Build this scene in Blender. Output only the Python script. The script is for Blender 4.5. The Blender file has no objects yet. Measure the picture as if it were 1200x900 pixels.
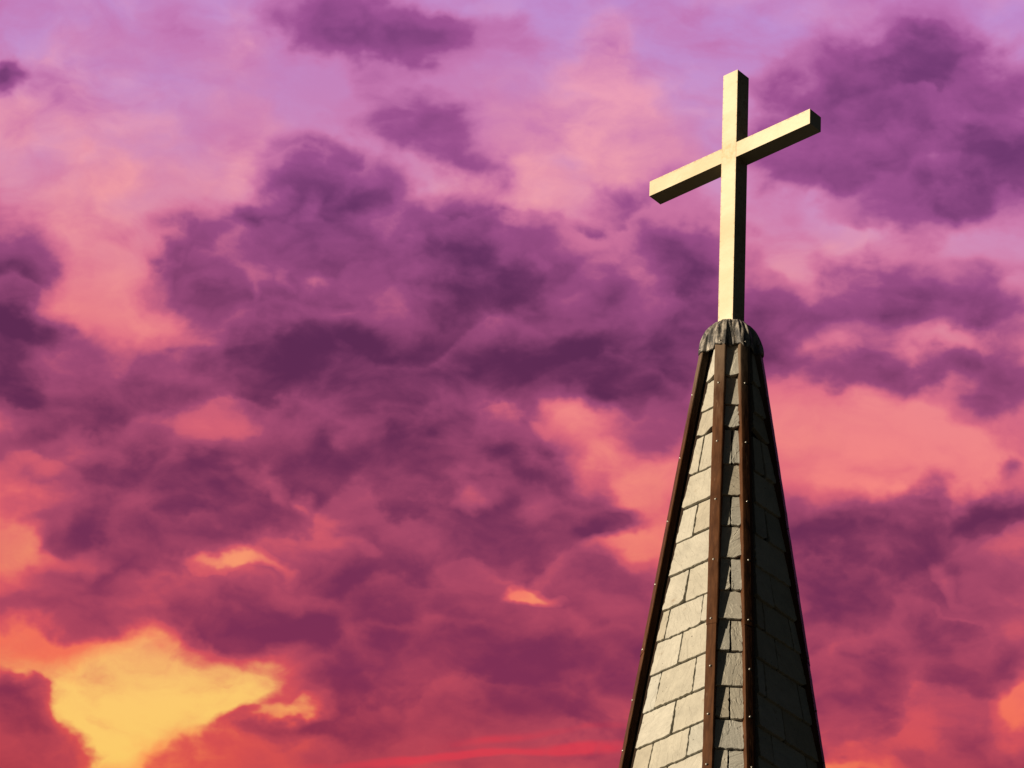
import bpy, bmesh, math, random
from mathutils import Vector, Matrix

random.seed(7)
R = math.radians
scene = bpy.context.scene
COL = scene.collection

# ------------------------------------------------------------------ camera
Z0 = 29.08                       # height of the spire top above the ground
cam_data = bpy.data.cameras.new("camera")
cam_data.sensor_width = 36.0
cam_data.lens = 210.0
cam_data.clip_start = 0.5
cam_data.clip_end = 20000.0
cam = bpy.data.objects.new("camera", cam_data)
COL.objects.link(cam)
ELEV, DIST = 0.60814, 48.09346
cam_pos = Vector((0.0, -DIST * math.cos(ELEV), Z0 - DIST * math.sin(ELEV)))
YAW, PITCH, ROLL = -0.04407, 0.59715, 0.0454
fwd = Vector((math.sin(YAW) * math.cos(PITCH), math.cos(YAW) * math.cos(PITCH), math.sin(PITCH)))
rt = Vector((math.cos(YAW), -math.sin(YAW), 0))
up = rt.cross(fwd)
r2 = rt * math.cos(ROLL) + up * math.sin(ROLL)
u2 = -rt * math.sin(ROLL) + up * math.cos(ROLL)
M = Matrix((r2, u2, -fwd)).transposed().to_4x4()
M.translation = cam_pos
cam.matrix_world = M
scene.camera = cam

# ------------------------------------------------------------------ view, sun
scene.view_settings.view_transform = 'Standard'
scene.view_settings.look = 'None'
EXPO = 0.5
scene.view_settings.exposure = EXPO
scene.view_settings.gamma = 1.0
scene.view_settings.use_curve_mapping = False

SUN_AZ, SUN_EL = R(64), R(18)    # to the left of the viewer, a little in front of the spire
to_sun = Vector((-math.sin(SUN_AZ) * math.cos(SUN_EL), -math.cos(SUN_AZ) * math.cos(SUN_EL), math.sin(SUN_EL)))
sun_data = bpy.data.lights.new("sun", 'SUN')
sun_data.energy = 4.8
sun_data.angle = R(0.5)
sun_data.color = (1.0, 0.82, 0.595)
sun = bpy.data.objects.new("sun", sun_data)
sun.rotation_euler = to_sun.to_track_quat('Z', 'Y').to_euler()
COL.objects.link(sun)


def lin(c):
    return tuple(((x / 255.0) / 12.92 if x / 255.0 <= 0.04045 else ((x / 255.0 + 0.055) / 1.055) ** 2.4) for x in c)


class G:
    """small helper to write node graphs"""
    def __init__(self, nt):
        self.nt = nt

    def n(self, t, **kw):
        nd = self.nt.nodes.new(t)
        for k, v in kw.items():
            setattr(nd, k, v)
        return nd

    def put(self, sock, v):
        if isinstance(v, bpy.types.NodeSocket):
            self.nt.links.new(v, sock)
        elif v is not None:
            sock.default_value = v

    def m(self, op, a, b=None, c=None, clamp=False):
        nd = self.n('ShaderNodeMath', operation=op, use_clamp=clamp)
        for i, v in enumerate((a, b, c)):
            self.put(nd.inputs[i], v) if v is not None else None
        return nd.outputs[0]

    def vm(self, op, a, b=None, c=None, out=0):
        nd = self.n('ShaderNodeVectorMath', operation=op)
        for i, v in enumerate((a, b, c)):
            self.put(nd.inputs[i], v) if v is not None else None
        return nd.outputs['Value'] if out else nd.outputs['Vector']

    def scale(self, a, s):
        nd = self.n('ShaderNodeVectorMath', operation='SCALE')
        self.put(nd.inputs[0], a)
        self.put(nd.inputs['Scale'], s)
        return nd.outputs['Vector']

    def noise(self, vec, scale, detail=4, rough=0.5, color=False, lac=2.0, dist=0.0):
        nd = self.n('ShaderNodeTexNoise')
        self.put(nd.inputs['Vector'], vec)
        for k, v in (('Scale', scale), ('Detail', detail), ('Roughness', rough), ('Lacunarity', lac), ('Distortion', dist)):
            nd.inputs[k].default_value = v
        return nd.outputs['Color'] if color else nd.outputs[0]

    def ss(self, v, a, b, lo=0.0, hi=1.0, kind='SMOOTHSTEP'):
        nd = self.n('ShaderNodeMapRange', interpolation_type=kind)
        self.put(nd.inputs['Value'], v)
        nd.inputs['From Min'].default_value = a
        nd.inputs['From Max'].default_value = b
        self.put(nd.inputs['To Min'], lo)
        self.put(nd.inputs['To Max'], hi)
        return nd.outputs['Result']

    def ramp(self, fac, stops, interp='LINEAR'):
        nd = self.n('ShaderNodeValToRGB')
        self.put(nd.inputs[0], fac)
        cr = nd.color_ramp
        cr.interpolation = interp
        while len(cr.elements) < len(stops):
            cr.elements.new(0.5)
        for e, (p, c) in zip(cr.elements, stops):
            e.position = p
            e.color = (*c, 1.0)
        return nd.outputs[0]

    def mix(self, fac, a, b, blend='MIX'):
        nd = self.n('ShaderNodeMix', data_type='RGBA', blend_type=blend)
        self.put(nd.inputs[0], fac)
        for s, v in ((nd.inputs[6], a), (nd.inputs[7], b)):
            self.put(s, (*v, 1.0) if isinstance(v, tuple) and len(v) == 3 else v)
        return nd.outputs[2]


# ------------------------------------------------------------------ sky: procedural sunset clouds over a Nishita sky
# Cloud masses: centre (x, y) and radii in milliradians on a chart tangent to the sky at
# azimuth -2.5 deg, elevation 34.2 deg, then rotation in degrees and thickness (negative: a gap).
CLOUDS = [
    (-31.3,59.4,15.7,8.6,3,0.55), (-19.7,56.3,18.6,8.6,-9,0.65), (-7.7,59.0,12.9,6.0,3,0.40), (-16.9,42.1,18.6,7.1,-12,0.42), (-22.1,51.2,7.1,7.9,3,0.30),
    (-86.8,47.5,6.4,6.0,3,0.60), (-9.5,36.7,12.9,6.4,-7,0.25), (50.8,62.7,7.1,4.3,3,0.20), (-86.4,12.5,14.3,18.6,3,0.75), (-83.2,5.5,15.7,14.3,3,0.45),
    (-78.6,-0.7,15.7,10.0,3,0.45), (-36.6,34.8,11.4,10.0,3,0.60), (-26.5,32.4,10.7,10.0,-17,0.60), (-51.0,20.6,12.1,11.4,3,0.70), (-58.6,15.9,12.9,11.4,3,0.35),
    (-39.7,23.2,20.0,12.9,3,0.45), (-29.0,25.1,14.3,10.0,3,0.40), (-20.4,24.1,10.0,8.6,3,0.40), (-9.0,24.6,14.3,9.3,3,0.75), (4.5,26.7,10.7,7.1,3,0.55),
    (-25.0,16.0,38.6,17.1,3,0.55), (-39.2,12.5,31.4,15.7,3,0.35), (-34.5,3.4,24.3,9.3,3,0.55), (2.2,15.1,35.7,15.7,3,0.55), (5.5,3.8,30.0,9.3,3,0.55),
    (-14.3,0.8,22.9,8.6,3,0.35), (20.3,25.9,18.6,14.3,3,0.75), (26.4,17.6,20.0,12.9,3,0.45), (28.3,7.7,24.3,12.1,3,0.40), (67.2,48.1,27.1,18.6,3,0.70),
    (54.9,51.1,15.7,11.4,23,0.30), (71.9,37.6,28.6,12.1,18,0.55), (72.4,59.8,10.0,9.3,3,0.30), (83.5,50.3,11.4,18.6,3,0.50), (49.9,33.7,15.7,11.4,3,0.35),
    (40.1,46.2,10.0,10.0,3,0.30), (50.7,16.6,28.6,12.9,3,0.60), (63.4,20.8,17.1,10.7,3,0.45), (78.0,14.3,14.3,12.9,-32,0.60), (78.6,1.4,18.6,8.6,-2,0.50),
    (42.5,9.8,17.1,10.0,3,0.40), (58.4,5.5,18.6,6.4,3,0.25), (80.8,-9.1,4.9,3.1,3,0.50), (-68.3,-7.4,35.7,15.7,3,0.55), (-69.4,-15.3,32.9,7.9,3,0.50),
    (-42.7,-5.5,32.9,11.4,-7,0.45), (-35.1,-13.8,28.6,9.3,3,0.40), (-13.9,-9.2,27.1,12.9,3,0.55), (3.2,-7.7,21.4,11.4,-12,0.50), (-20.5,-21.0,25.7,8.6,3,0.65),
    (6.5,-16.9,18.6,8.6,-17,0.45), (-70.4,-23.2,27.1,7.9,3,0.40), (-49.0,-23.7,24.3,8.6,3,0.45), (16.0,-21.4,10.0,4.6,3,0.50), (22.1,1.7,12.9,8.6,3,0.40),
    (28.1,-4.4,10.0,8.6,3,0.30), (-52.7,-36.0,30.0,10.7,-9,0.50), (-28.2,-39.9,41.4,12.9,-7,0.65), (-34.4,-30.2,14.3,7.9,-22,0.30), (-15.1,-30.7,27.1,12.1,3,0.50),
    (-3.8,-27.3,20.0,9.3,3,0.40), (-2.4,-40.9,32.9,12.1,3,0.45), (10.2,-35.3,20.0,8.6,-17,0.40), (18.7,-34.2,17.1,10.7,3,0.55), (6.6,-49.8,42.9,13.6,3,0.50),
    (19.4,-49.9,22.9,15.7,3,0.45), (-3.0,-60.2,48.6,12.9,8,0.50), (-21.9,-53.2,21.4,11.4,3,0.35), (-72.5,-41.2,25.7,7.9,3,0.30), (-78.9,-57.9,15.7,11.4,13,0.65),
    (-75.0,-65.6,18.6,8.6,3,0.50), (-34.4,-60.5,15.7,4.3,11,0.45), (-66.4,-64.5,8.6,7.1,23,0.40), (75.3,-19.7,30.0,8.6,17,0.60), (58.5,-28.1,28.6,10.7,11,0.50),
    (67.5,-38.4,32.9,13.6,3,0.45), (81.5,-32.0,21.4,12.9,3,0.35), (65.2,-49.9,32.9,14.3,3,0.50), (51.7,-36.3,17.1,24.3,3,0.35), (76.9,-56.6,21.4,8.6,3,0.35),
    (82.7,37.4,15.7,12.9,3,0.50), (45.4,39.2,14.3,8.6,3,0.30), (48.8,58.0,8.6,5.7,3,0.15), (60.3,25.6,17.1,5.7,13,-0.15), (73.8,44.8,24.3,17.1,3,0.25),
    (56.4,48.3,20.0,15.7,3,0.40), (65.9,59.5,17.1,10.7,3,0.30), (64.1,37.2,22.9,12.1,3,0.30), (80.1,31.5,11.4,5.7,3,0.25), (-28.3,-5.6,42.9,18.6,3,0.15),
    (-58.7,1.6,15.7,8.6,3,0.20), (-43.3,8.0,20.0,8.6,3,0.20), (57.1,2.6,21.4,7.1,3,0.15), (-8.2,6.8,15.7,8.6,3,0.15), (1.8,23.0,21.4,8.6,3,0.20),
    (-6.7,-24.6,17.1,7.1,3,0.25), (-37.6,-23.2,17.1,7.1,3,0.20), (-56.3,-19.7,21.4,5.7,3,0.20), (-85.1,47.6,5.7,6.4,3,0.30), (61.0,-51.6,32.9,15.7,3,0.36),
    (56.2,-41.8,20.0,17.1,3,0.12), (-49.8,-6.3,17.1,10.0,3,0.95), (-1.2,-4.3,8.6,5.7,3,0.25), (-70.4,6.8,8.6,7.1,3,0.12), (67.9,47.4,28.6,18.6,3,0.30),
    (76.8,40.7,17.1,12.9,3,0.20), (49.6,42.3,11.4,10.0,3,0.20), (-63.3,-53.6,35.7,14.3,-3,-0.58), (-49.0,-55.4,32.9,12.6,-7,-0.52), (-61.5,-63.1,18.6,11.4,3,-0.42),
    (-80.6,-50.6,18.6,5.1,8,-0.45), (-58.9,-57.3,4.6,1.7,3,0.35), (-43.1,-59.4,6.0,3.1,3,0.35), (-52.8,-48.9,5.7,2.6,3,0.15), (-46.3,-52.2,3.7,1.7,3,0.30),
    (-67.7,-51.7,7.9,2.6,13,0.22), (-53.9,-57.9,7.1,1.7,3,0.25), (-75.0,-49.9,8.6,2.9,3,0.20), (-38.9,-56.8,5.7,3.4,23,0.25), (-61.5,-62.6,5.7,2.0,3,0.20),
    (-49.4,-62.0,8.6,2.6,3,0.20), (-62.8,-65.8,8.6,5.7,3,-0.60), (-33.8,-58.7,8.6,3.1,18,-0.50), (-74.9,-52.0,12.9,5.7,3,-0.40), (-48.6,-32.5,9.3,3.9,13,-0.60),
    (-41.5,-30.5,9.3,3.4,-12,-0.60), (-36.4,-32.8,6.4,2.3,-17,-0.45), (-31.9,-22.6,10.0,6.0,-17,-0.45), (2.7,-34.9,7.9,4.0,-27,-0.75), (8.9,-37.9,8.6,2.6,-12,-0.80),
    (1.2,-32.6,3.4,4.9,3,-0.35), (21.2,-26.2,15.7,6.9,-2,-0.62), (13.9,-22.5,8.6,3.7,-2,0.30), (-83.0,-30.9,13.6,8.6,3,-0.75), (14.6,-7.2,11.4,9.3,3,-0.38),
    (61.9,-8.6,34.3,12.9,3,-0.60), (22.2,-16.2,12.9,6.4,3,-0.25), (-61.1,7.9,10.0,8.6,33,-0.30), (-73.4,11.0,11.4,12.9,3,-0.22), (-40.1,16.1,3.7,4.6,3,-0.45),
    (-24.7,23.9,3.1,4.3,3,-0.30), (-50.6,-19.0,15.7,2.9,-9,-0.18), (-6.0,5.4,2.6,5.7,18,-0.25), (85.2,-50.8,12.9,8.3,33,-1.15), (60.0,-60.6,11.4,3.1,3,-0.50),
    (48.7,29.4,10.0,5.7,-27,-0.30), (3.2,23.7,4.3,3.1,3,-0.40), (46.2,21.4,5.7,4.3,-37,-0.40), (-15.0,16.5,3.1,5.7,3,-0.15), (-50.0,-32.3,5.7,2.9,3,-0.20),
    (-76.4,-19.2,8.6,2.6,-7,-0.30), (-37.8,-18.2,8.6,2.3,-12,-0.35), (-31.3,-20.0,3.1,4.3,23,-0.40), (-23.1,-26.8,4.3,2.9,-27,-0.35), (-6.3,-18.9,5.7,2.9,-17,-0.25),
    (-70.0,-33.2,10.0,4.3,3,-0.35), (1.6,-34.3,5.7,4.3,3,-0.30), (-81.2,-39.4,11.4,3.6,3,-0.25), (-19.8,-36.7,8.6,2.1,3,-0.15), (77.3,-32.2,8.6,2.9,-22,-0.40),
    (78.9,-36.5,8.6,1.4,3,-0.35), (59.0,-38.8,8.6,2.0,3,-0.25), (52.7,-27.6,5.7,2.9,3,-0.25), (72.8,-29.6,7.1,2.9,-7,-0.25), (-6.5,-46.1,8.6,3.6,3,-0.30),
    (-20.7,-48.1,8.6,2.9,3,-0.25), (-41.0,-41.9,8.6,2.9,3,-0.15), (-18.0,19.2,2.9,5.7,13,-0.20), (-65.2,18.5,5.7,4.3,3,-0.15), (-45.6,12.9,2.0,2.9,3,-0.30),
    (55.9,28.3,8.6,3.6,3,-0.25), (72.0,20.4,5.7,4.3,-27,-0.25), (74.0,7.7,11.4,3.1,-7,-0.30), (54.0,8.2,11.4,2.9,3,-0.25), (-2.4,21.3,4.3,4.3,3,-0.25),
    (-35.5,27.0,2.9,4.3,3,-0.25), (-30.4,22.9,3.6,2.9,3,-0.30),
]
GLOWS = [
    (-65.7,30.6,34.3,17.1,3,0.55), (15.2,43.6,27.1,20.0,3,0.50), (-3.2,39.9,17.1,11.4,3,0.30), (-66.6,33.4,10.7,7.1,3,0.80), (-72.7,42.5,8.6,7.1,-27,0.50),
    (-74.7,22.3,14.3,12.9,3,0.50), (-84.7,39.1,8.6,8.6,3,0.40), (-72.7,56.8,18.6,10.0,3,0.60), (-46.7,52.2,10.0,10.0,3,0.50), (-44.1,42.3,10.0,10.0,3,0.80),
    (-41.6,35.3,12.9,10.0,3,0.40), (14.6,56.4,10.0,11.4,3,0.60), (13.6,46.4,15.7,12.9,3,0.70), (-0.5,42.2,11.4,8.6,3,0.70), (22.6,38.2,14.3,8.6,3,0.60),
    (-7.2,32.6,20.0,8.6,3,0.50), (28.7,61.4,11.4,8.6,3,0.20), (54.3,64.0,17.1,5.7,3,0.30), (80.0,63.7,11.4,8.6,3,0.40), (-54.7,-56.1,37.1,15.0,3,1.60),
    (85.2,-50.5,12.9,8.6,3,-0.60), (-80.1,-30.8,17.1,10.0,3,0.50), (-44.3,-31.3,14.3,7.1,3,0.60), (5.9,-36.2,12.9,6.4,3,0.60),
]
BASES = [
    (-34.5,3.4,27.1,7.9,3,0.90), (5.5,3.8,28.6,9.3,3,0.80), (-11.5,0.9,17.1,5.7,3,0.50), (-67.9,-15.2,34.3,7.9,-0,0.80), (-12.4,-9.9,17.1,8.6,3,0.70),
    (-20.5,-21.0,21.4,5.4,3,0.80), (71.9,37.6,27.1,11.4,15,0.90), (66.4,50.2,18.6,11.4,3,0.40), (82.4,43.8,11.4,12.9,3,0.50), (24.6,25.4,12.9,8.6,3,0.50),
    (2.1,17.3,14.3,7.1,3,0.30), (-83.2,5.5,11.4,7.1,3,0.70), (-77.1,-2.1,17.1,6.4,3,0.50), (-50.9,19.1,10.0,6.4,3,0.40), (-42.7,-5.5,25.7,5.7,-5,0.50),
    (39.4,13.9,18.6,7.1,3,0.40), (75.0,17.7,10.0,7.1,-27,0.50), (77.2,0.6,11.4,5.0,3,0.40), (72.5,-21.0,24.3,5.4,15,0.80), (52.9,-30.5,15.7,7.1,3,0.40),
    (-28.1,-43.5,31.4,6.4,-5,0.60), (-51.2,-36.6,21.4,5.7,-5,0.40), (4.7,-41.3,25.7,5.7,3,0.40), (15.2,-52.2,15.7,7.1,3,0.50), (62.3,-49.4,24.3,7.1,3,0.50),
    (60.3,-35.9,18.6,5.7,13,0.40), (-27.1,29.5,8.6,5.7,3,0.30), (-8.9,22.5,10.0,5.7,3,0.40), (-19.7,54.9,10.0,4.3,-12,0.40), (6.4,-15.4,15.7,5.7,-17,0.40),
    (-41.8,-23.4,22.9,5.0,3,0.40), (80.5,-40.7,11.4,5.7,3,0.30),
]
STREAKS = [
    (15.6,-60.2,15.7,1.6,6,0.90), (-14.3,-63.7,30.0,1.4,8,0.90), (4.1,-59.0,18.6,1.3,10,0.55), (-1.5,-62.1,21.4,0.9,5,0.60), (19.7,-56.3,10.0,1.4,3,0.40),
    (-8.7,-60.5,22.9,2.9,7,0.30), (19.9,-60.6,12.9,3.6,3,0.25),
]


def build_sky():
    world = bpy.data.worlds.new("World")
    scene.world = world
    world.use_nodes = True
    world.cycles.sampling_method = 'MANUAL'
    world.cycles.sample_map_resolution = 512
    nt = world.node_tree
    nt.nodes.clear()
    g = G(nt)
    d = g.n('ShaderNodeTexCoord').outputs['Generated']
    k = g.vm('DOT_PRODUCT', d, tuple(fwd), out=1)
    kk = g.m('MAXIMUM', k, 0.05)
    X = g.m('MULTIPLY', g.m('DIVIDE', g.vm('DOT_PRODUCT', d, tuple(rt), out=1), kk), 1000.0)
    Y = g.m('MULTIPLY', g.m('DIVIDE', g.vm('DOT_PRODUCT', d, tuple(up), out=1), kk), 1000.0)
    cx = g.n('ShaderNodeCombineXYZ')
    g.put(cx.inputs[0], X)
    g.put(cx.inputs[1], Y)
    P = cx.outputs[0]
    Q = g.vm('MULTIPLY', d, (1000.0, 1000.0, 1350.0))
    Q2 = g.vm('MULTIPLY', d, (800.0, 1000.0, 1500.0))
    half = (0.5, 0.5, 0.5)
    w1 = g.scale(g.vm('SUBTRACT', g.noise(Q, 0.026, 2, 0.5, color=True), half), 15.0)
    w2 = g.scale(g.vm('SUBTRACT', g.noise(g.vm('ADD', Q, (311.0, 57.0, 0.0)), 0.07, 4, 0.5, color=True), half), 18.0)
    wv = g.vm('ADD', w1, w2)
    Pw = g.vm('MULTIPLY_ADD', wv, (1.0, 1.0, 0.0), P)
    Qw = g.vm('ADD', Q2, g.scale(wv, 0.7))

    def blobs(L, base, Pw=Pw):
        acc, vec = base, Pw
        for i, (x, y, rx, ry, rot, amp) in enumerate(L):
            if i % 6 == 5:           # chain the sum in short runs: keeps the shader's stack small
                vec = g.vm('MULTIPLY_ADD', acc, (1e-7, 1e-7, 0.0), Pw)
            mp = g.n('ShaderNodeMapping', vector_type='TEXTURE')
            g.put(mp.inputs['Vector'], vec)
            mp.inputs['Location'].default_value = (x, y, 0)
            mp.inputs['Rotation'].default_value = (0, 0, R(rot))
            mp.inputs['Scale'].default_value = (rx, ry, 1)
            q = g.vm('DOT_PRODUCT', mp.outputs[0], mp.outputs[0], out=1)
            e = g.m('MULTIPLY_ADD', q, -1.0, 1.0, clamp=True)
            e2 = g.m('MULTIPLY', e, e)
            acc = g.m('MULTIPLY_ADD', e2, amp, acc)
        return acc

    far = g.ss(g.vm('LENGTH', P, out=1), 100.0, 150.0)
    macro = g.ss(g.noise(Qw, 0.011, 3, 0.5), 0.42, 0.62, 0.0, 1.05)
    veil = g.ss(Y, 35.0, -60.0, 0.04, 0.46)          # the lower sky is hung with more haze and cloud
    T0 = blobs(CLOUDS, g.m('MULTIPLY_ADD', far, macro, veil))
    T0 = g.m('MAXIMUM', T0, -0.11)
    Tc = g.m('MINIMUM', g.m('MAXIMUM', T0, 0.0), 1.15)
    # billows: rounded cumulus heads at two sizes, each light on top and dark underneath
    wq = g.scale(g.vm('SUBTRACT', g.noise(g.vm('ADD', Q, (17.0, 7.0, 3.0)), 0.10, 5, 0.55, color=True), half), 9.0)
    Pv = g.vm('MULTIPLY', g.vm('MULTIPLY_ADD', g.vm('ADD', wv, wq), (1.0, 1.0, 0.0), P), (0.66, 1.0, 0.0))

    def puff(scale, offs, smooth):
        nd = g.n('ShaderNodeTexVoronoi', feature='SMOOTH_F1', voronoi_dimensions='2D')
        v = g.vm('ADD', Pv, offs)
        g.put(nd.inputs['Vector'], v)
        nd.inputs['Scale'].default_value = scale
        nd.inputs['Smoothness'].default_value = smooth
        sp = g.n('ShaderNodeSeparateXYZ')
        g.put(sp.inputs[0], g.vm('SUBTRACT', v, nd.outputs['Position']))
        side = g.m('MULTIPLY', g.m('MULTIPLY_ADD', sp.outputs[0], -0.25, sp.outputs[1]), scale)
        side = g.m('MAXIMUM', g.m('MINIMUM', side, 0.36), -0.5)
        return g.m('MAXIMUM', g.m('SUBTRACT', 0.42, nd.outputs['Distance']), -0.35), side
    h1, s1 = puff(0.050, (11.0, 3.0, 0.0), 0.85)
    h2, s2 = puff(0.118, (40.0, 21.0, 0.0), 0.7)
    n0 = g.m('SUBTRACT', g.noise(Qw, 0.055, 6, 0.5), 0.5)
    big = g.m('SUBTRACT', g.noise(g.vm('ADD', Qw, (50.0, 20.0, 80.0)), 0.022, 4, 0.5), 0.5)
    fine = g.m('SUBTRACT', g.noise(g.vm('ADD', Qw, (90.0, 0.0, 40.0)), 0.14, 6, 0.52), 0.5)
    nA = n0
    bases = blobs(BASES, 0.0)
    T = g.m('MINIMUM', T0, CAP_T)
    T = g.m('MULTIPLY_ADD', bases, BASE_K, T)
    T = g.m('MULTIPLY_ADD', h1, g.m('MULTIPLY_ADD', Tc, 0.10, 0.20), T)
    T = g.m('MULTIPLY_ADD', h2, g.m('MULTIPLY_ADD', Tc, 0.10, 0.16), T)
    T = g.m('MULTIPLY_ADD', n0, g.m('MULTIPLY_ADD', Tc, 0.55, 0.75), T)
    T = g.m('MULTIPLY_ADD', big, g.m('MULTIPLY_ADD', Tc, 0.15, 0.2), T)
    T = g.m('MULTIPLY_ADD', fine, g.m('MULTIPLY_ADD', Tc, 0.22, 0.46), T)
    body = g.ss(T, 0.15, 0.65)
    T = g.m('SUBTRACT', T, g.m('MULTIPLY', body, g.m('MULTIPLY_ADD', s1, SHADE1, g.m('MULTIPLY', s2, SHADE2))))
    # colours by elevation (position 0 = low in the sky)
    yv = g.m('MULTIPLY_ADD', g.m('SUBTRACT', Y, g.m('MULTIPLY', X, -0.0454)), 1.0 / 140.0, 0.5)
    yv = g.m('MULTIPLY_ADD', g.m('SUBTRACT', g.noise(Q, 0.02, 2, 0.5), 0.5), 0.12, yv)
    def rp(L):
        return g.ramp(yv, [(p, lin(c)) for p, c in L])
    bg = rp(BG)
    glow = blobs(GLOWS, 0.0)
    glow = g.m('MULTIPLY_ADD', g.m('SUBTRACT', g.noise(Qw, 0.045, 6, 0.55), 0.5), 2.4, glow)
    bgw = rp(BGW)
    bg = g.mix(g.ss(glow, -0.15, 1.1), bg, bgw)
    rim, mid, dark = rp(RIM), rp(MID), rp(DARK)
    bg = g.mix(g.ss(g.noise(g.vm('ADD', Qw, (40.0, 70.0, 0.0)), 0.034, 7, 0.58), 0.40, 0.68, 0.0, 0.62), bg, rim)
    c = g.mix(g.ss(T, -0.08, 0.32), bg, rim)
    c = g.mix(g.ss(T, 0.15, 0.62), c, mid)
    c = g.mix(g.ss(T, 0.48, 1.26), c, dark)
    # thin red streaks low in the sky, where the last light catches the cloud base
    rb = blobs(STREAKS, 0.0, g.vm('MULTIPLY_ADD', wv, (0.3, 0.12, 0.0), P))
    red = g.m('MULTIPLY', rb, g.m('MULTIPLY_ADD', fine, 2.5, 1.0))
    c = g.mix(g.ss(red, 0.1, 1.2, 0.0, 0.55), c, lin((236, 58, 74)))
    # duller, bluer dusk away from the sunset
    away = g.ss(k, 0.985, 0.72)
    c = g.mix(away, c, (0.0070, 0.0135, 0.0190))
    sky = g.n('ShaderNodeTexSky', sky_type='NISHITA')
    sky.sun_disc = False
    sky.sun_elevation = SUN_EL
    sky.sun_rotation = math.atan2(to_sun.x, to_sun.y)
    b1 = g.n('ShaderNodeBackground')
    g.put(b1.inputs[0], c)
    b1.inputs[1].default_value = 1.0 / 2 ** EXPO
    b2 = g.n('ShaderNodeBackground')
    g.put(b2.inputs[0], sky.outputs[0])
    b2.inputs[1].default_value = 0.05
    # the clear sky only shows through where the clouds are thin
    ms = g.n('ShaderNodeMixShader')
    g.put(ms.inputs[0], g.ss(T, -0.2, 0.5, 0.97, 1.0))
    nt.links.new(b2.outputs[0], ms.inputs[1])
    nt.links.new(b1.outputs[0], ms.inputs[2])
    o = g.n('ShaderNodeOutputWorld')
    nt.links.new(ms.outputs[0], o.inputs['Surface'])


CAP_T, BASE_K, SHADE1, SHADE2 = 0.79, 0.26, 0.40, 0.34
BG = [(0.0, (255, 150, 85)), (0.12, (246, 114, 85)), (0.28, (245, 120, 110)), (0.42, (248, 135, 130)), (0.52, (240, 135, 140)), (0.62, (224, 140, 164)),
      (0.72, (212, 144, 188)), (0.84, (198, 146, 206)), (1.0, (192, 144, 212))]
BGW = [(0.0, (255, 206, 104)), (0.11, (255, 202, 112)), (0.19, (255, 176, 108)), (0.30, (255, 165, 115)), (0.45, (252, 155, 130)), (0.60, (248, 160, 160)),
       (0.72, (250, 168, 174)), (1.0, (228, 155, 198))]
RIM = [(0.0, (226, 84, 74)), (0.15, (216, 84, 94)), (0.35, (222, 98, 112)), (0.5, (222, 108, 130)), (0.65, (214, 118, 155)),
       (0.8, (202, 122, 175)), (1.0, (192, 116, 180))]
MID = [(0.0, (188, 68, 78)), (0.15, (180, 72, 94)), (0.35, (170, 76, 108)), (0.55, (154, 75, 122)), (0.75, (158, 82, 142)), (1.0, (160, 84, 150))]
DARK = [(0.0, (142, 48, 70)), (0.15, (128, 48, 84)), (0.30, (116, 48, 86)), (0.45, (98, 43, 82)), (0.58, (92, 43, 84)), (0.75, (108, 54, 106)), (1.0, (120, 62, 120))]
build_sky()

# ------------------------------------------------------------------ materials
def material(name):
    m = bpy.data.materials.new(name)
    m.use_nodes = True
    nt = m.node_tree
    bsdf = nt.nodes['Principled BSDF']
    return m, G(nt), bsdf


def bump(g, bsdf, h, strength, dist):
    b = g.n('ShaderNodeBump')
    b.inputs['Strength'].default_value = strength
    b.inputs['Distance'].default_value = dist
    g.put(b.inputs['Height'], h)
    g.put(bsdf.inputs['Normal'], b.outputs[0])


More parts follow.
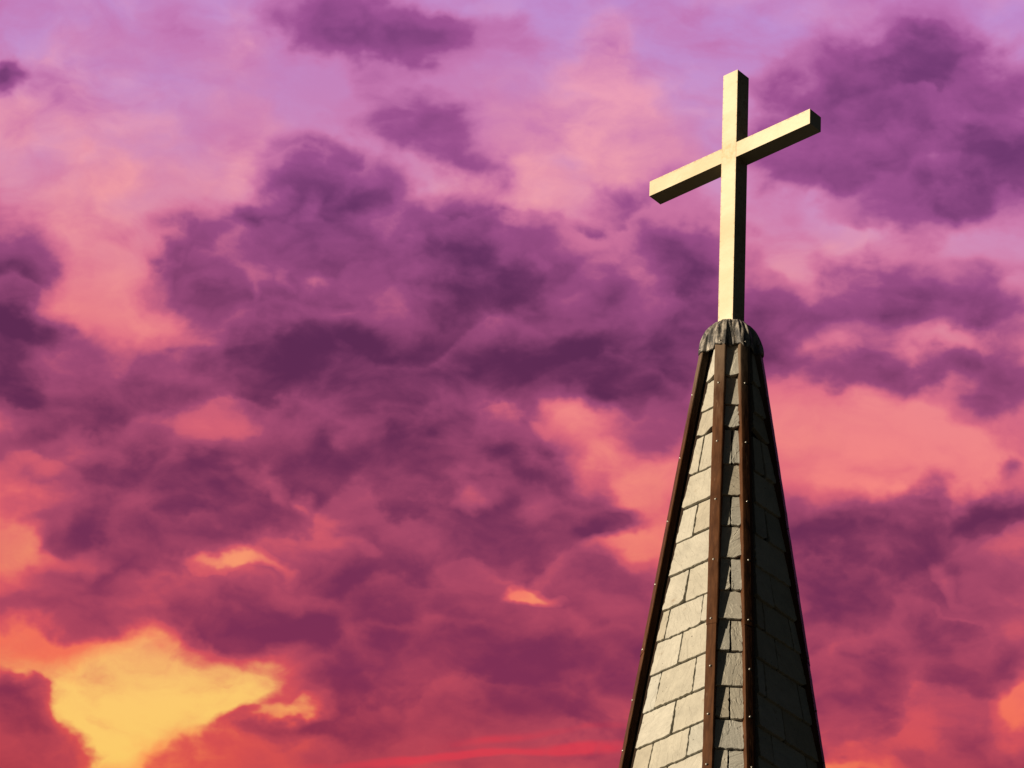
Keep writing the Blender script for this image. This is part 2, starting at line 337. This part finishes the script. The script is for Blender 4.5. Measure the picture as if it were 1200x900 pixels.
def slate_material():
    m, g, b = material("slate")
    tc = g.n('ShaderNodeTexCoord').outputs['Object']
    rnd = g.n('ShaderNodeNewGeometry').outputs['Random Per Island']
    off = g.n('ShaderNodeCombineXYZ')
    g.put(off.inputs[0], g.m('MULTIPLY', rnd, 37.0))
    g.put(off.inputs[1], g.m('MULTIPLY', rnd, 91.0))
    g.put(off.inputs[2], g.m('MULTIPLY', rnd, 53.0))
    p = g.vm('ADD', tc, off.outputs[0])
    # a different direction of cleavage on each slate
    rot = g.n('ShaderNodeVectorRotate', rotation_type='EULER_XYZ')
    g.put(rot.inputs['Vector'], p)
    g.put(rot.inputs['Rotation'], g.scale(off.outputs[0], 1.7))
    ps = g.vm('MULTIPLY', rot.outputs[0], (1.0, 1.0, 4.5))
    base = g.ramp(rnd, [(0.0, (0.400, 0.386, 0.335)), (0.18, (0.360, 0.357, 0.318)), (0.36, (0.425, 0.412, 0.360)), (0.50, (0.385, 0.368, 0.312)),
                        (0.66, (0.405, 0.402, 0.362)), (0.82, (0.365, 0.340, 0.280)), (0.93, (0.435, 0.415, 0.352))], 'CONSTANT')
    n1 = g.noise(p, 6.0, 5, 0.6)
    n2 = g.noise(ps, 9.0, 7, 0.62)
    n3 = g.noise(p, 55.0, 4, 0.6)
    v = g.m('MULTIPLY_ADD', g.m('SUBTRACT', n1, 0.5), 0.55, 1.0)
    v = g.m('MULTIPLY_ADD', g.m('SUBTRACT', n2, 0.5), 0.40, v)
    v = g.m('MULTIPLY_ADD', g.m('SUBTRACT', n3, 0.5), 0.25, v)
    c = g.scale(base, v)
    stain = g.ss(g.noise(g.vm('ADD', p, (5.0, 2.0, 9.0)), 7.0, 6, 0.65), 0.60, 0.74, 0.0, 0.55)
    c = g.mix(stain, c, (0.21, 0.145, 0.085))
    speck = g.ss(g.noise(g.vm('ADD', p, (1.0, 8.0, 3.0)), 48.0, 2, 0.5), 0.70, 0.75, 0.0, 0.7)
    c = g.mix(speck, c, (0.07, 0.055, 0.04))
    g.put(b.inputs['Base Color'], c)
    g.put(b.inputs['Roughness'], g.m('MULTIPLY_ADD', n2, 0.3, 0.55))
    b.inputs['Specular IOR Level'].default_value = 0.22
    step = g.ss(g.noise(ps, 4.0, 3, 0.5), 0.50, 0.53)
    h = g.m('MULTIPLY_ADD', step, 0.55, g.m('MULTIPLY_ADD', n3, 0.35, n2))
    bump(g, b, h, 0.5, 0.010)
    return m


def plain_material(name, col, rough=0.8, var=0.3, scale=3.0, bmp=0.0, metallic=0.0, spec=0.3):
    m, g, b = material(name)
    tc = g.n('ShaderNodeTexCoord').outputs['Object']
    n = g.noise(tc, scale, 6, 0.6)
    g.put(b.inputs['Base Color'], g.scale(tuple(col), g.m('MULTIPLY_ADD', g.m('SUBTRACT', n, 0.5), var * 2, 1.0)))
    b.inputs['Roughness'].default_value = rough
    b.inputs['Metallic'].default_value = metallic
    b.inputs['Specular IOR Level'].default_value = spec
    if bmp:
        bump(g, b, n, bmp, 0.02)
    return m


def flashing_material():
    m, g, b = material("brown_metal")
    tc = g.n('ShaderNodeTexCoord').outputs['Object']
    streak = g.noise(g.vm('MULTIPLY', tc, (22.0, 22.0, 1.1)), 1.6, 5, 0.6)
    blot = g.noise(tc, 5.0, 5, 0.6)
    c = g.mix(g.ss(streak, 0.30, 0.72), (0.054, 0.021, 0.009), (0.104, 0.043, 0.018))
    # weathered bare grey towards the top, where the cap sheds water
    z = g.n('ShaderNodeSeparateXYZ')
    g.put(z.inputs[0], tc)
    top = g.ss(g.m('MULTIPLY_ADD', g.m('SUBTRACT', streak, 0.5), 1.2, z.outputs[2]), Z0 - 1.25, Z0 - 0.30, 0.0, 0.75)
    c = g.mix(top, c, (0.150, 0.112, 0.080))
    worn = g.ss(g.noise(g.vm('MULTIPLY', tc, (40.0, 40.0, 5.0)), 1.0, 5, 0.7), 0.63, 0.72, 0.0, 0.5)
    c = g.mix(worn, c, (0.26, 0.17, 0.11))
    c = g.scale(c, g.m('MULTIPLY_ADD', g.m('SUBTRACT', blot, 0.5), 0.7, 1.0))
    g.put(b.inputs['Base Color'], c)
    g.put(b.inputs['Roughness'], g.m('MULTIPLY_ADD', blot, 0.3, 0.36))
    b.inputs['Metallic'].default_value = 0.0
    b.inputs['Specular IOR Level'].default_value = 0.12
    bump(g, b, g.noise(g.vm('MULTIPLY', tc, (1.0, 1.0, 0.4)), 9.0, 4, 0.5), 0.35, 0.012)
    return m


def lead_material():
    m, g, b = material("weathered_lead")
    tc = g.n('ShaderNodeTexCoord').outputs['Object']
    st = g.noise(g.vm('MULTIPLY', tc, (16.0, 16.0, 3.0)), 1.5, 6, 0.65)
    bl = g.noise(tc, 13.0, 6, 0.65)
    c = g.mix(g.ss(st, 0.41, 0.60), (0.050, 0.050, 0.052), (0.330, 0.300, 0.262))
    c = g.mix(g.ss(bl, 0.52, 0.66, 0.0, 0.65), c, (0.052, 0.046, 0.042))
    c = g.mix(g.ss(g.noise(tc, 21.0, 4, 0.6), 0.60, 0.70, 0.0, 0.6), c, (0.40, 0.33, 0.25))
    g.put(b.inputs['Base Color'], c)
    g.put(b.inputs['Roughness'], g.m('MULTIPLY_ADD', bl, 0.3, 0.40))
    b.inputs['Metallic'].default_value = 0.25
    bump(g, b, g.m('MULTIPLY_ADD', bl, 0.6, st), 0.7, 0.014)
    return m


def gold_material():
    m, g, b = material("pale_gold_paint")
    tc = g.n('ShaderNodeTexCoord').outputs['Object']
    bl = g.noise(tc, 1.6, 5, 0.55)
    fine = g.noise(tc, 26.0, 6, 0.65)
    c = g.mix(g.ss(bl, 0.34, 0.66), (0.365, 0.308, 0.205), (0.450, 0.402, 0.300))
    c = g.scale(c, g.m('MULTIPLY_ADD', g.m('SUBTRACT', fine, 0.5), 0.16, 1.0))
    # grime gathers where the bar meets the post, and in flecks along the arrises
    geo = g.n('ShaderNodeNewGeometry')
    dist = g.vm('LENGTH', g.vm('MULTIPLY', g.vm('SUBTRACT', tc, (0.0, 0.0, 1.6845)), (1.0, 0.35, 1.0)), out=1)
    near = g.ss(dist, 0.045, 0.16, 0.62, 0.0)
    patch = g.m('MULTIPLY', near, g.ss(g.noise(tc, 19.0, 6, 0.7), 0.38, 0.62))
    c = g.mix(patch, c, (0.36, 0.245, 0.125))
    fleck = g.ss(g.noise(g.vm('ADD', tc, (3.0, 1.0, 7.0)), 30.0, 5, 0.7), 0.66, 0.72, 0.0, 0.55)
    c = g.mix(fleck, c, (0.30, 0.20, 0.10))
    # chipped paint along the arrises
    xyz = g.n('ShaderNodeSeparateXYZ')
    g.put(xyz.inputs[0], tc)
    ax = g.m('ABSOLUTE', xyz.outputs[0])
    on_post = g.m('LESS_THAN', ax, 0.0752)
    e_post = g.m('MULTIPLY', g.ss(ax, 0.058, 0.072), on_post)
    e_bar = g.m('MULTIPLY', g.ss(g.m('SUBTRACT', xyz.outputs[2], 1.6845), 0.050, 0.070), g.m('SUBTRACT', 1.0, on_post))
    chip = g.m('MULTIPLY', g.m('MAXIMUM', e_post, e_bar), g.ss(g.noise(g.vm('ADD', tc, (9.0, 4.0, 2.0)), 34.0, 5, 0.7), 0.50, 0.60))
    c = g.mix(g.m('MULTIPLY', chip, 0.6), c, (0.25, 0.165, 0.085))
    g.put(b.inputs['Base Color'], c)
    g.put(b.inputs['Roughness'], g.m('MULTIPLY_ADD', fine, 0.25, 0.40))
    b.inputs['Metallic'].default_value = 0.25
    b.inputs['Specular IOR Level'].default_value = 0.3
    bump(g, b, g.m('MULTIPLY_ADD', fine, 0.12, g.noise(tc, 4.0, 3, 0.5)), 0.2, 0.012)
    return m


MAT_SLATE = slate_material()
MAT_BROWN = flashing_material()
MAT_LEAD = lead_material()
MAT_GOLD = gold_material()
MAT_CORE = plain_material("dark_boarding", (0.022, 0.014, 0.010), 0.95, 0.4, 8.0, spec=0.1)
MAT_STEEL = plain_material("screw_steel", (0.36, 0.34, 0.30), 0.35, 0.2, 30.0, metallic=0.6)
MAT_WALL = plain_material("rough_stone", (0.24, 0.22, 0.19), 0.9, 0.3, 2.0, 0.6)
MAT_GROUND = plain_material("dusky_ground", (0.020, 0.022, 0.015), 0.95, 0.5, 0.15)


# ------------------------------------------------------------------ object helpers
def tag(o, label=None, category=None, group=None, kind=None):
    for k, v in (('label', label), ('category', category), ('group', group), ('kind', kind)):
        if v:
            o[k] = v
    return o


def empty(name, loc, rz):
    o = bpy.data.objects.new(name, None)
    o.empty_display_size = 0.3
    o.location = loc
    o.rotation_euler = (0, 0, rz)
    COL.objects.link(o)
    return o


def link_mesh(name, bm, mat, parent=None, smooth=False):
    me = bpy.data.meshes.new(name)
    bm.normal_update()
    bm.to_mesh(me)
    bm.free()
    me.materials.append(mat)
    if smooth:
        for p in me.polygons:
            p.use_smooth = True
    o = bpy.data.objects.new(name, me)
    COL.objects.link(o)
    if parent:
        o.parent = parent
    return o


def add_box(bm, x0, x1, y0, y1, z0, z1, skip=()):
    v = [bm.verts.new((x, y, z)) for z in (z0, z1) for y in (y0, y1) for x in (x0, x1)]
    f = {'-z': (0, 2, 3, 1), '+z': (4, 5, 7, 6), '-y': (0, 1, 5, 4), '+y': (2, 6, 7, 3), '-x': (0, 4, 6, 2), '+x': (1, 3, 7, 5)}
    for k, q in f.items():
        if k not in skip:
            bm.faces.new([v[i] for i in q])


def bevel_all(bm, w, seg=2):
    es = [e for e in bm.edges if len(e.link_faces) == 2 and e.calc_face_angle(0) > 0.6]
    bmesh.ops.bevel(bm, geom=es, offset=w, segments=seg, profile=0.6, affect='EDGES')


# ------------------------------------------------------------------ ground
bm = bmesh.new()
S = 8000.0
bm.faces.new([bm.verts.new(p) for p in ((-S, -S, 0), (S, -S, 0), (S, S, 0), (-S, S, 0))])
tag(link_mesh("ground", bm, MAT_GROUND), "dark ground at the foot of the steeple", "ground", kind="structure")

# ------------------------------------------------------------------ steeple
A_SPIRE = 0.67725 + 0.0436       # turn of the spire about the vertical
steeple = empty("steeple", (0, 0, 0), -A_SPIRE)
tag(steeple, "tapering church steeple of pale slates with brown corner strips and a lead cap", "steeple")
Z_BASE = -9.0
UP = Vector((0, 0, 1))


def ap(z):                       # apothem of the wide sides
    return 0.1676 - 0.1099 * z


def ch(z):                       # how much each corner is cut off
    return 0.1116 - 0.0225 * z


def face_frame(i):
    """outward direction and sideways direction (to the right seen from outside) of side i; even = wide, odd = chamfer"""
    th = -math.pi / 2 + i * math.pi / 4
    n = Vector((math.cos(th), math.sin(th), 0))
    return n, Vector((-n.y, n.x, 0))


def face_dist(i, z):
    return ap(z) if i % 2 == 0 else (2 * ap(z) - ch(z)) / math.sqrt(2)


def face_half(i, z):
    return ap(z) - ch(z) if i % 2 == 0 else ch(z) / math.sqrt(2)


def face_normal(i):
    n, t = face_frame(i)
    slope = face_dist(i, 0) - face_dist(i, -1)       # grows downwards (negative)
    return (n - UP * slope).normalized()


def on_face(i, s, z, off):
    n, t = face_frame(i)
    return n * face_dist(i, z) + t * s + UP * (z + Z0) + face_normal(i) * off


# timber core under the slates
bm = bmesh.new()
rings = []
for z in (-0.12, Z_BASE):
    ring = []
    for i in range(8):
        ring.append(bm.verts.new(on_face(i, -face_half(i, z), z, -0.022)))
    rings.append(ring)
for i in range(8):
    j = (i + 1) % 8
    bm.faces.new((rings[1][i], rings[1][j], rings[0][j], rings[0][i]))
bm.faces.new(rings[0])
link_mesh("spire_core", bm, MAT_CORE, steeple)

# slate courses: lower edge of each course, then the joints (fractions of the width) and clipped corners seen on each side
ROWS = [-0.684, -0.983, -1.234, -1.598, -1.924, -2.237, -2.557, -2.882, -3.170, -3.481, -3.823, -4.144, -4.430]
while ROWS[-1] > Z_BASE + 0.4:
    ROWS.append(ROWS[-1] - random.uniform(0.285, 0.335))
JOINT_WIDE_FRONT = {3: (.42,), 5: (.5,), 7: (.48,), 8: (.16, .86), 9: (.5,), 10: (.20, .80), 11: (.52,), 12: (.25, .77), 13: (.5,), 14: (.22, .8)}
JOINT_CHAMFER = {3: (.53,), 5: (.5,), 7: (.5,), 9: (.52,), 11: (.5,), 13: (.48,), 15: (.5,), 17: (.5,), 19: (.5,), 21: (.5,), 23: (.5,), 25: (.5,)}
JOINT_WIDE_RIGHT = {3: (.5,), 5: (.42,), 7: (.42,), 8: (.18, .82), 9: (.42,), 10: (.15, .82), 11: (.45,), 12: (.23, .8), 13: (.5,), 14: (.2, .8)}
CLIP = {(0, 0, 0): (.0, .07), (0, 2, 0): (.05, .11), (0, 3, 0): (.03, .0), (1, 2, 0): (.05, .05), (1, 0, 0): (.03, .05), (2, 2, 0): (.13, .0), (2, 0, 0): (.05, .03),
        (2, 5, 0): (.02, .05), (2, 7, 1): (.06, .02), (2, 9, 1): (.0, .05), (1, 6, 0): (.0, .05), (0, 6, 0): (.0, .03)}


def build_slates(i):
    rnd = random.Random(100 + i)
    bm = bmesh.new()
    wide = i % 2 == 0
    jm = {0: JOINT_WIDE_FRONT, 2: JOINT_WIDE_RIGHT}.get(i)
    top = -0.26
    for r, zb in enumerate(ROWS):
        if not wide:
            joints = JOINT_CHAMFER.get(r, ())
        elif jm and r in jm:
            joints = jm[r]
        elif r < 3:
            joints = ()
        else:
            joints = (.5 + rnd.uniform(-.06, .06),) if r % 2 else ((.24 + rnd.uniform(-.05, .03), .77 + rnd.uniform(-.03, .05)) if r > 7 else ())
        fr = (0.0,) + tuple(joints) + (1.0,)
        for q in range(len(fr) - 1):
            f0, f1 = fr[q], fr[q + 1]
            zt, zl = top - 0.001, zb + rnd.uniform(-.006, .006)
            lm, rm = (0.098, 0.034) if wide else (0.030, 0.030)
            gap = 0.0062

            def edge(f, z):
                h = face_half(i, z)
                return (-h + lm) + (2 * h - lm - rm) * f
            tiltx = rnd.uniform(-.0025, .0025)
            thick = rnd.uniform(.020, .031)
            lean = rnd.uniform(-.006, .006) * (1 if len(fr) > 2 else 0.3)
            cl, crr = CLIP.get((i, r, q), (0, 0))
            if (i, r, q) not in CLIP:
                x = rnd.random()
                if x < 0.10:
                    cl = rnd.uniform(.02, .05)
                elif x < 0.20:
                    crr = rnd.uniform(.02, .05)
            # outline, counter-clockwise seen from outside: bottom left -> bottom right -> top right -> top left
            pts = []
            bl, br = edge(f0, zl) + gap, edge(f1, zl) - gap
            tl, tr = edge(f0, zt) + gap, edge(f1, zt) - gap
            if f0 > 0:
                bl += lean
            if f1 < 1:
                br += lean
            w = br - bl
            nb = max(5, int(w / 0.022))
            rough_edge = rnd.uniform(0.7, 2.2)
            for a in range(nb + 1):
                x = bl + w * a / nb
                z = zl + rnd.gauss(0, .0018) * rough_edge
                dl, dr = x - bl, br - x
                if cl and dl < cl * 1.1:
                    z += max(0, cl - dl) * 0.62
                if crr and dr < crr * 1.1:
                    z += max(0, crr - dr) * 0.62
                if a == 0 and not cl:
                    x += abs(rnd.gauss(0, .003))
                    z += abs(rnd.gauss(0, .004))
                if a == nb and not crr:
                    x -= abs(rnd.gauss(0, .003))
                    z += abs(rnd.gauss(0, .004))
                pts.append((x, z))
            nv = 12
            zr0, zl0 = pts[-1][1], pts[0][1]
            wob = rnd.uniform(0.5, 2.0)
            for a in range(1, nv):
                t = a / nv
                pts.append((br + (tr - br) * t + rnd.gauss(0, .0018) * wob, zr0 + (zt - zr0) * t))
            pts.append((tr, zt))
            pts.append((tl, zt))
            for a in range(nv - 1, 0, -1):
                t = a / nv
                pts.append((bl + (tl - bl) * t + rnd.gauss(0, .0018) * wob, zl0 + (zt - zl0) * t))
            cx = sum(p[0] for p in pts) / len(pts)
            cz = sum(p[1] for p in pts) / len(pts)

            def lift(x, z):
                k = (zt - z) / max(1e-4, zt - zl)
                return 0.005 + (thick - 0.005) * k + tiltx * (x - cx) / max(.05, w)
            inner, outer, foot = [], [], []
            for (x, z) in pts:
                ins = abs(rnd.gauss(.0028, .0016))
                dx, dz = cx - x, cz - z
                L = math.hypot(dx, dz) or 1
                xi, zi = x + dx / L * ins, z + dz / L * ins
                inner.append(bm.verts.new(on_face(i, xi, zi, lift(xi, zi))))
                outer.append(bm.verts.new(on_face(i, x, z, max(.002, lift(x, z) - abs(rnd.gauss(.0035, .0015))))))
                foot.append(bm.verts.new(on_face(i, x, z, -0.024)))
            n = len(pts)
            bm.faces.new(inner)
            for a in range(n):
                b2 = (a + 1) % n
                bm.faces.new((outer[a], outer[b2], inner[b2], inner[a]))
                bm.faces.new((foot[a], foot[b2], outer[b2], outer[a]))
        top = zb
    return link_mesh("slate_cladding", bm, MAT_SLATE, steeple)


for i in range(8):
    build_slates(i)

# metal corner strips with their screws
SCREW_Z = [-0.763, -1.378, -1.989, -2.590, -3.190, -3.660, -4.125, -4.60, -5.1, -5.6, -6.1, -6.6, -7.1, -7.6, -8.1, -8.6]
screw_mesh = None


def corner_point(k, z):          # corner between side k and side k + 1
    n, t = face_frame(k)
    return n * face_dist(k, z) + t * face_half(k, z) + UP * (z + Z0)


def screw_geo():
    bm = bmesh.new()
    bmesh.ops.create_uvsphere(bm, u_segments=12, v_segments=8, radius=0.0085)
    for v in bm.verts:
        v.co.z *= 0.75
    bmesh.ops.create_cone(bm, cap_ends=True, segments=14, radius1=0.0110, radius2=0.0100, depth=0.004, matrix=Matrix.Translation((0, 0, 0.0)))
    me = bpy.data.meshes.new("screw")
    bm.to_mesh(me)
    bm.free()
    me.materials.append(MAT_STEEL)
    for p in me.polygons:
        p.use_smooth = True
    return me


SCREW = screw_geo()
for k in range(8):
    rnd = random.Random(500 + k)
    th = -math.pi / 2 + (k + 0.5) * math.pi / 4 - (R(7) if k == 7 else 0)     # that strip is fixed a little askew
    n = Vector((math.cos(th), math.sin(th), 0))
    t = Vector((-n.y, n.x, 0))
    bm = bmesh.new()
    for s, (z0, z1) in enumerate(((-0.27, -3.235), (-3.19, -6.1), (-6.05, Z_BASE))):
        grow = 0.003 if s % 2 == 0 else 0.0
        prof = [(-.0415 - grow, -.03), (-.0415 - grow, .030), (-.0403 - grow, .0340 + grow), (-.0372, .0370 + grow), (-.020, .0378 + grow), (0, .0380 + grow), (.020, .0378 + grow),
                (.0372, .0370 + grow), (.0403 + grow, .0340 + grow), (.0415 + grow, .030), (.0415 + grow, -.03)]
        if k == 7:               # that strip stands clear of the slates on its right edge
            prof = prof[:-1] + [(.036 + grow, .027), (.008, .024), (.008, -.03)]
        steps = 34
        prev = None
        for a in range(steps + 1):
            z = z0 + (z1 - z0) * a / steps
            c = corner_point(k, z)
            w1, w2 = rnd.gauss(0, .0007), rnd.gauss(0, .0007)
            ring = [bm.verts.new(c + n * (y + w1) + t * (x + w2)) for x, y in prof]
            if prev:
                for q in range(len(prof) - 1):
                    bm.faces.new((prev[q], ring[q], ring[q + 1], prev[q + 1]))
            elif s > 0:
                bm.faces.new(ring)
            prev = ring
        bm.faces.new(prev[::-1])
    strip = link_mesh("corner_flashing", bm, MAT_BROWN, steeple)
    for q, z in enumerate(SCREW_Z):
        o = bpy.data.objects.new("screw", SCREW)
        COL.objects.link(o)
        o.parent = strip
        zz = z + rnd.uniform(-.008, .008)
        o.location = corner_point(k, zz) + n * 0.0413 + t * rnd.uniform(-.005, .005)
        o.rotation_euler = n.to_track_quat('Z', 'Y').to_euler()


# lead cap dressed over the head of the spire
def cap():
    from mathutils import noise
    zh = -0.33
    outline = []
    for k in range(8):
        th = -math.pi / 2 + (k + 0.5) * math.pi / 4
        n = Vector((math.cos(th), math.sin(th), 0))
        t = Vector((-n.y, n.x, 0))
        c = corner_point(k, zh)
        c.z = 0
        for x, y in ((-.052, .020), (-.046, .044), (-.02, .0490), (.02, .0490), (.046, .044), (.052, .020)):
            outline.append(c + n * y + t * x)
        i = (k + 1) % 8
        m = on_face(i, 0, zh, 0.030)
        m.z = 0
        h = face_half(i, zh)
        ft = face_frame(i)[1]
        if h > 0.075:
            outline += [m - ft * (h - .068), m, m + ft * (h - .068)]
        else:
            outline.append(m)
    N = 288
    # resample evenly
    P = outline + [outline[0]]
    acc = [0.0]
    for a in range(len(P) - 1):
        acc.append(acc[-1] + (P[a + 1] - P[a]).length)
    ring = []
    j = 0
    for a in range(N):
        s = acc[-1] * a / N
        while acc[j + 1] < s:
            j += 1
        f = (s - acc[j]) / (acc[j + 1] - acc[j])
        ring.append(P[j].lerp(P[j + 1], f))
    prof = [(-.36, 1.0), (-.34, 1.0), (-.31, .99), (-.28, .975), (-.25, .955), (-.22, .93), (-.19, .90), (-.16, .865), (-.13, .825), (-.105, .785), (-.085, .74), (-.065, .69), (-.048, .635), (-.035, .57), (-.026, .50), (-.020, .42), (-.016, .32), (-.015, .2)]
    bm = bmesh.new()
    rows = []

    def put(zc, f, shrink, hemmix):
        row = []
        for p in ring:
            ang = math.atan2(p.y, p.x)
            rad = p.length
            k = max(0.0, min(1.0, (f - .35) / .65))
            rr = (rad * k + 0.255 * (1 - k)) * f
            ca, sa = math.cos(ang), math.sin(ang)
            # folds: narrow creases running down, stronger half way up
            e = noise.noise(Vector((ca * 4.2, sa * 4.2, zc * 2.0 + 3.1)))
            e2 = noise.noise(Vector((ca * 9.0, sa * 9.0, zc * 5.0 + 8.0)))
            fold = (abs(e) - 0.22) * 0.024 + e2 * 0.010
            rr += fold * min(1.0, f * 1.3) * (0.4 + 0.9 * (1 - abs(2 * f - 1.5)))
            drop = -.045 * max(0.0, 1 - abs(ang - math.pi) / 0.45) if ang > 0 else -.045 * max(0.0, 1 - abs(ang + math.pi) / 0.45)
            hz = drop + noise.noise(Vector((ca * 3.0, sa * 3.0, 21.0))) * 0.030 + noise.noise(Vector((ca * 11.0, sa * 11.0, 5.0))) * 0.009
            row.append(bm.verts.new((ca * (rr - shrink), sa * (rr - shrink), Z0 + zc + hz * hemmix)))
        return row
    rows.append(put(-.352, 1.0, .010, 1.0))
    for zc, f in prof:
        rows.append(put(zc, f, 0.0, max(0.0, (f - .6) / .4)))
    for a in range(len(rows) - 1):
        for b in range(N):
            c = (b + 1) % N
            bm.faces.new((rows[a][b], rows[a][c], rows[a + 1][c], rows[a + 1][b]))
    bm.faces.new(rows[-1])
    o = link_mesh("lead_cap", bm, MAT_LEAD, steeple, smooth=True)
    for k in range(8):
        th = -math.pi / 2 + (k + 0.5) * math.pi / 4
        n = Vector((math.cos(th), math.sin(th), 0))
        q = bpy.data.objects.new("screw", SCREW)
        COL.objects.link(q)
        q.parent = o
        q.location = corner_point(k, -.325) + n * 0.0500
        q.rotation_euler = n.to_track_quat('Z', 'Y').to_euler()


cap()

# plain stone tower that carries the spire, below the picture
bm = bmesh.new()
hw = ap(Z_BASE) + 0.12
add_box(bm, -hw, hw, -hw, hw, 0.0, Z0 + Z_BASE - 0.004)
add_box(bm, -hw - .15, hw + .15, -hw - .15, hw + .15, Z0 + Z_BASE - 0.3, Z0 + Z_BASE - 0.006)
link_mesh("tower_wall", bm, MAT_WALL, steeple)

# ------------------------------------------------------------------ cross
cross = empty("cross", (0, 0, Z0), -0.67725)
tag(cross, "pale gold painted cross standing on the lead cap of the steeple", "cross")
H = 0.075
bm = bmesh.new()
add_box(bm, -H, H, -H, H, -0.1, 2.5075)
bevel_all(bm, 0.0035)
link_mesh("upright", bm, MAT_GOLD, cross)
bm = bmesh.new()
ARM, ZA, HA = 0.8352, 1.6845, 0.0744
for s in (-1, 1):
    b2 = bmesh.new()
    x0, x1 = (H - .004, ARM) if s > 0 else (-ARM, -H + .004)
    add_box(b2, x0, x1, -H + .0015, H - .0015, ZA - HA, ZA + HA)
    bevel_all(b2, 0.0035)
    tmp = bpy.data.meshes.new("tmp")
    b2.to_mesh(tmp)
    b2.free()
    bm.from_mesh(tmp)
    bpy.data.meshes.remove(tmp)
link_mesh("crossbar", bm, MAT_GOLD, cross)
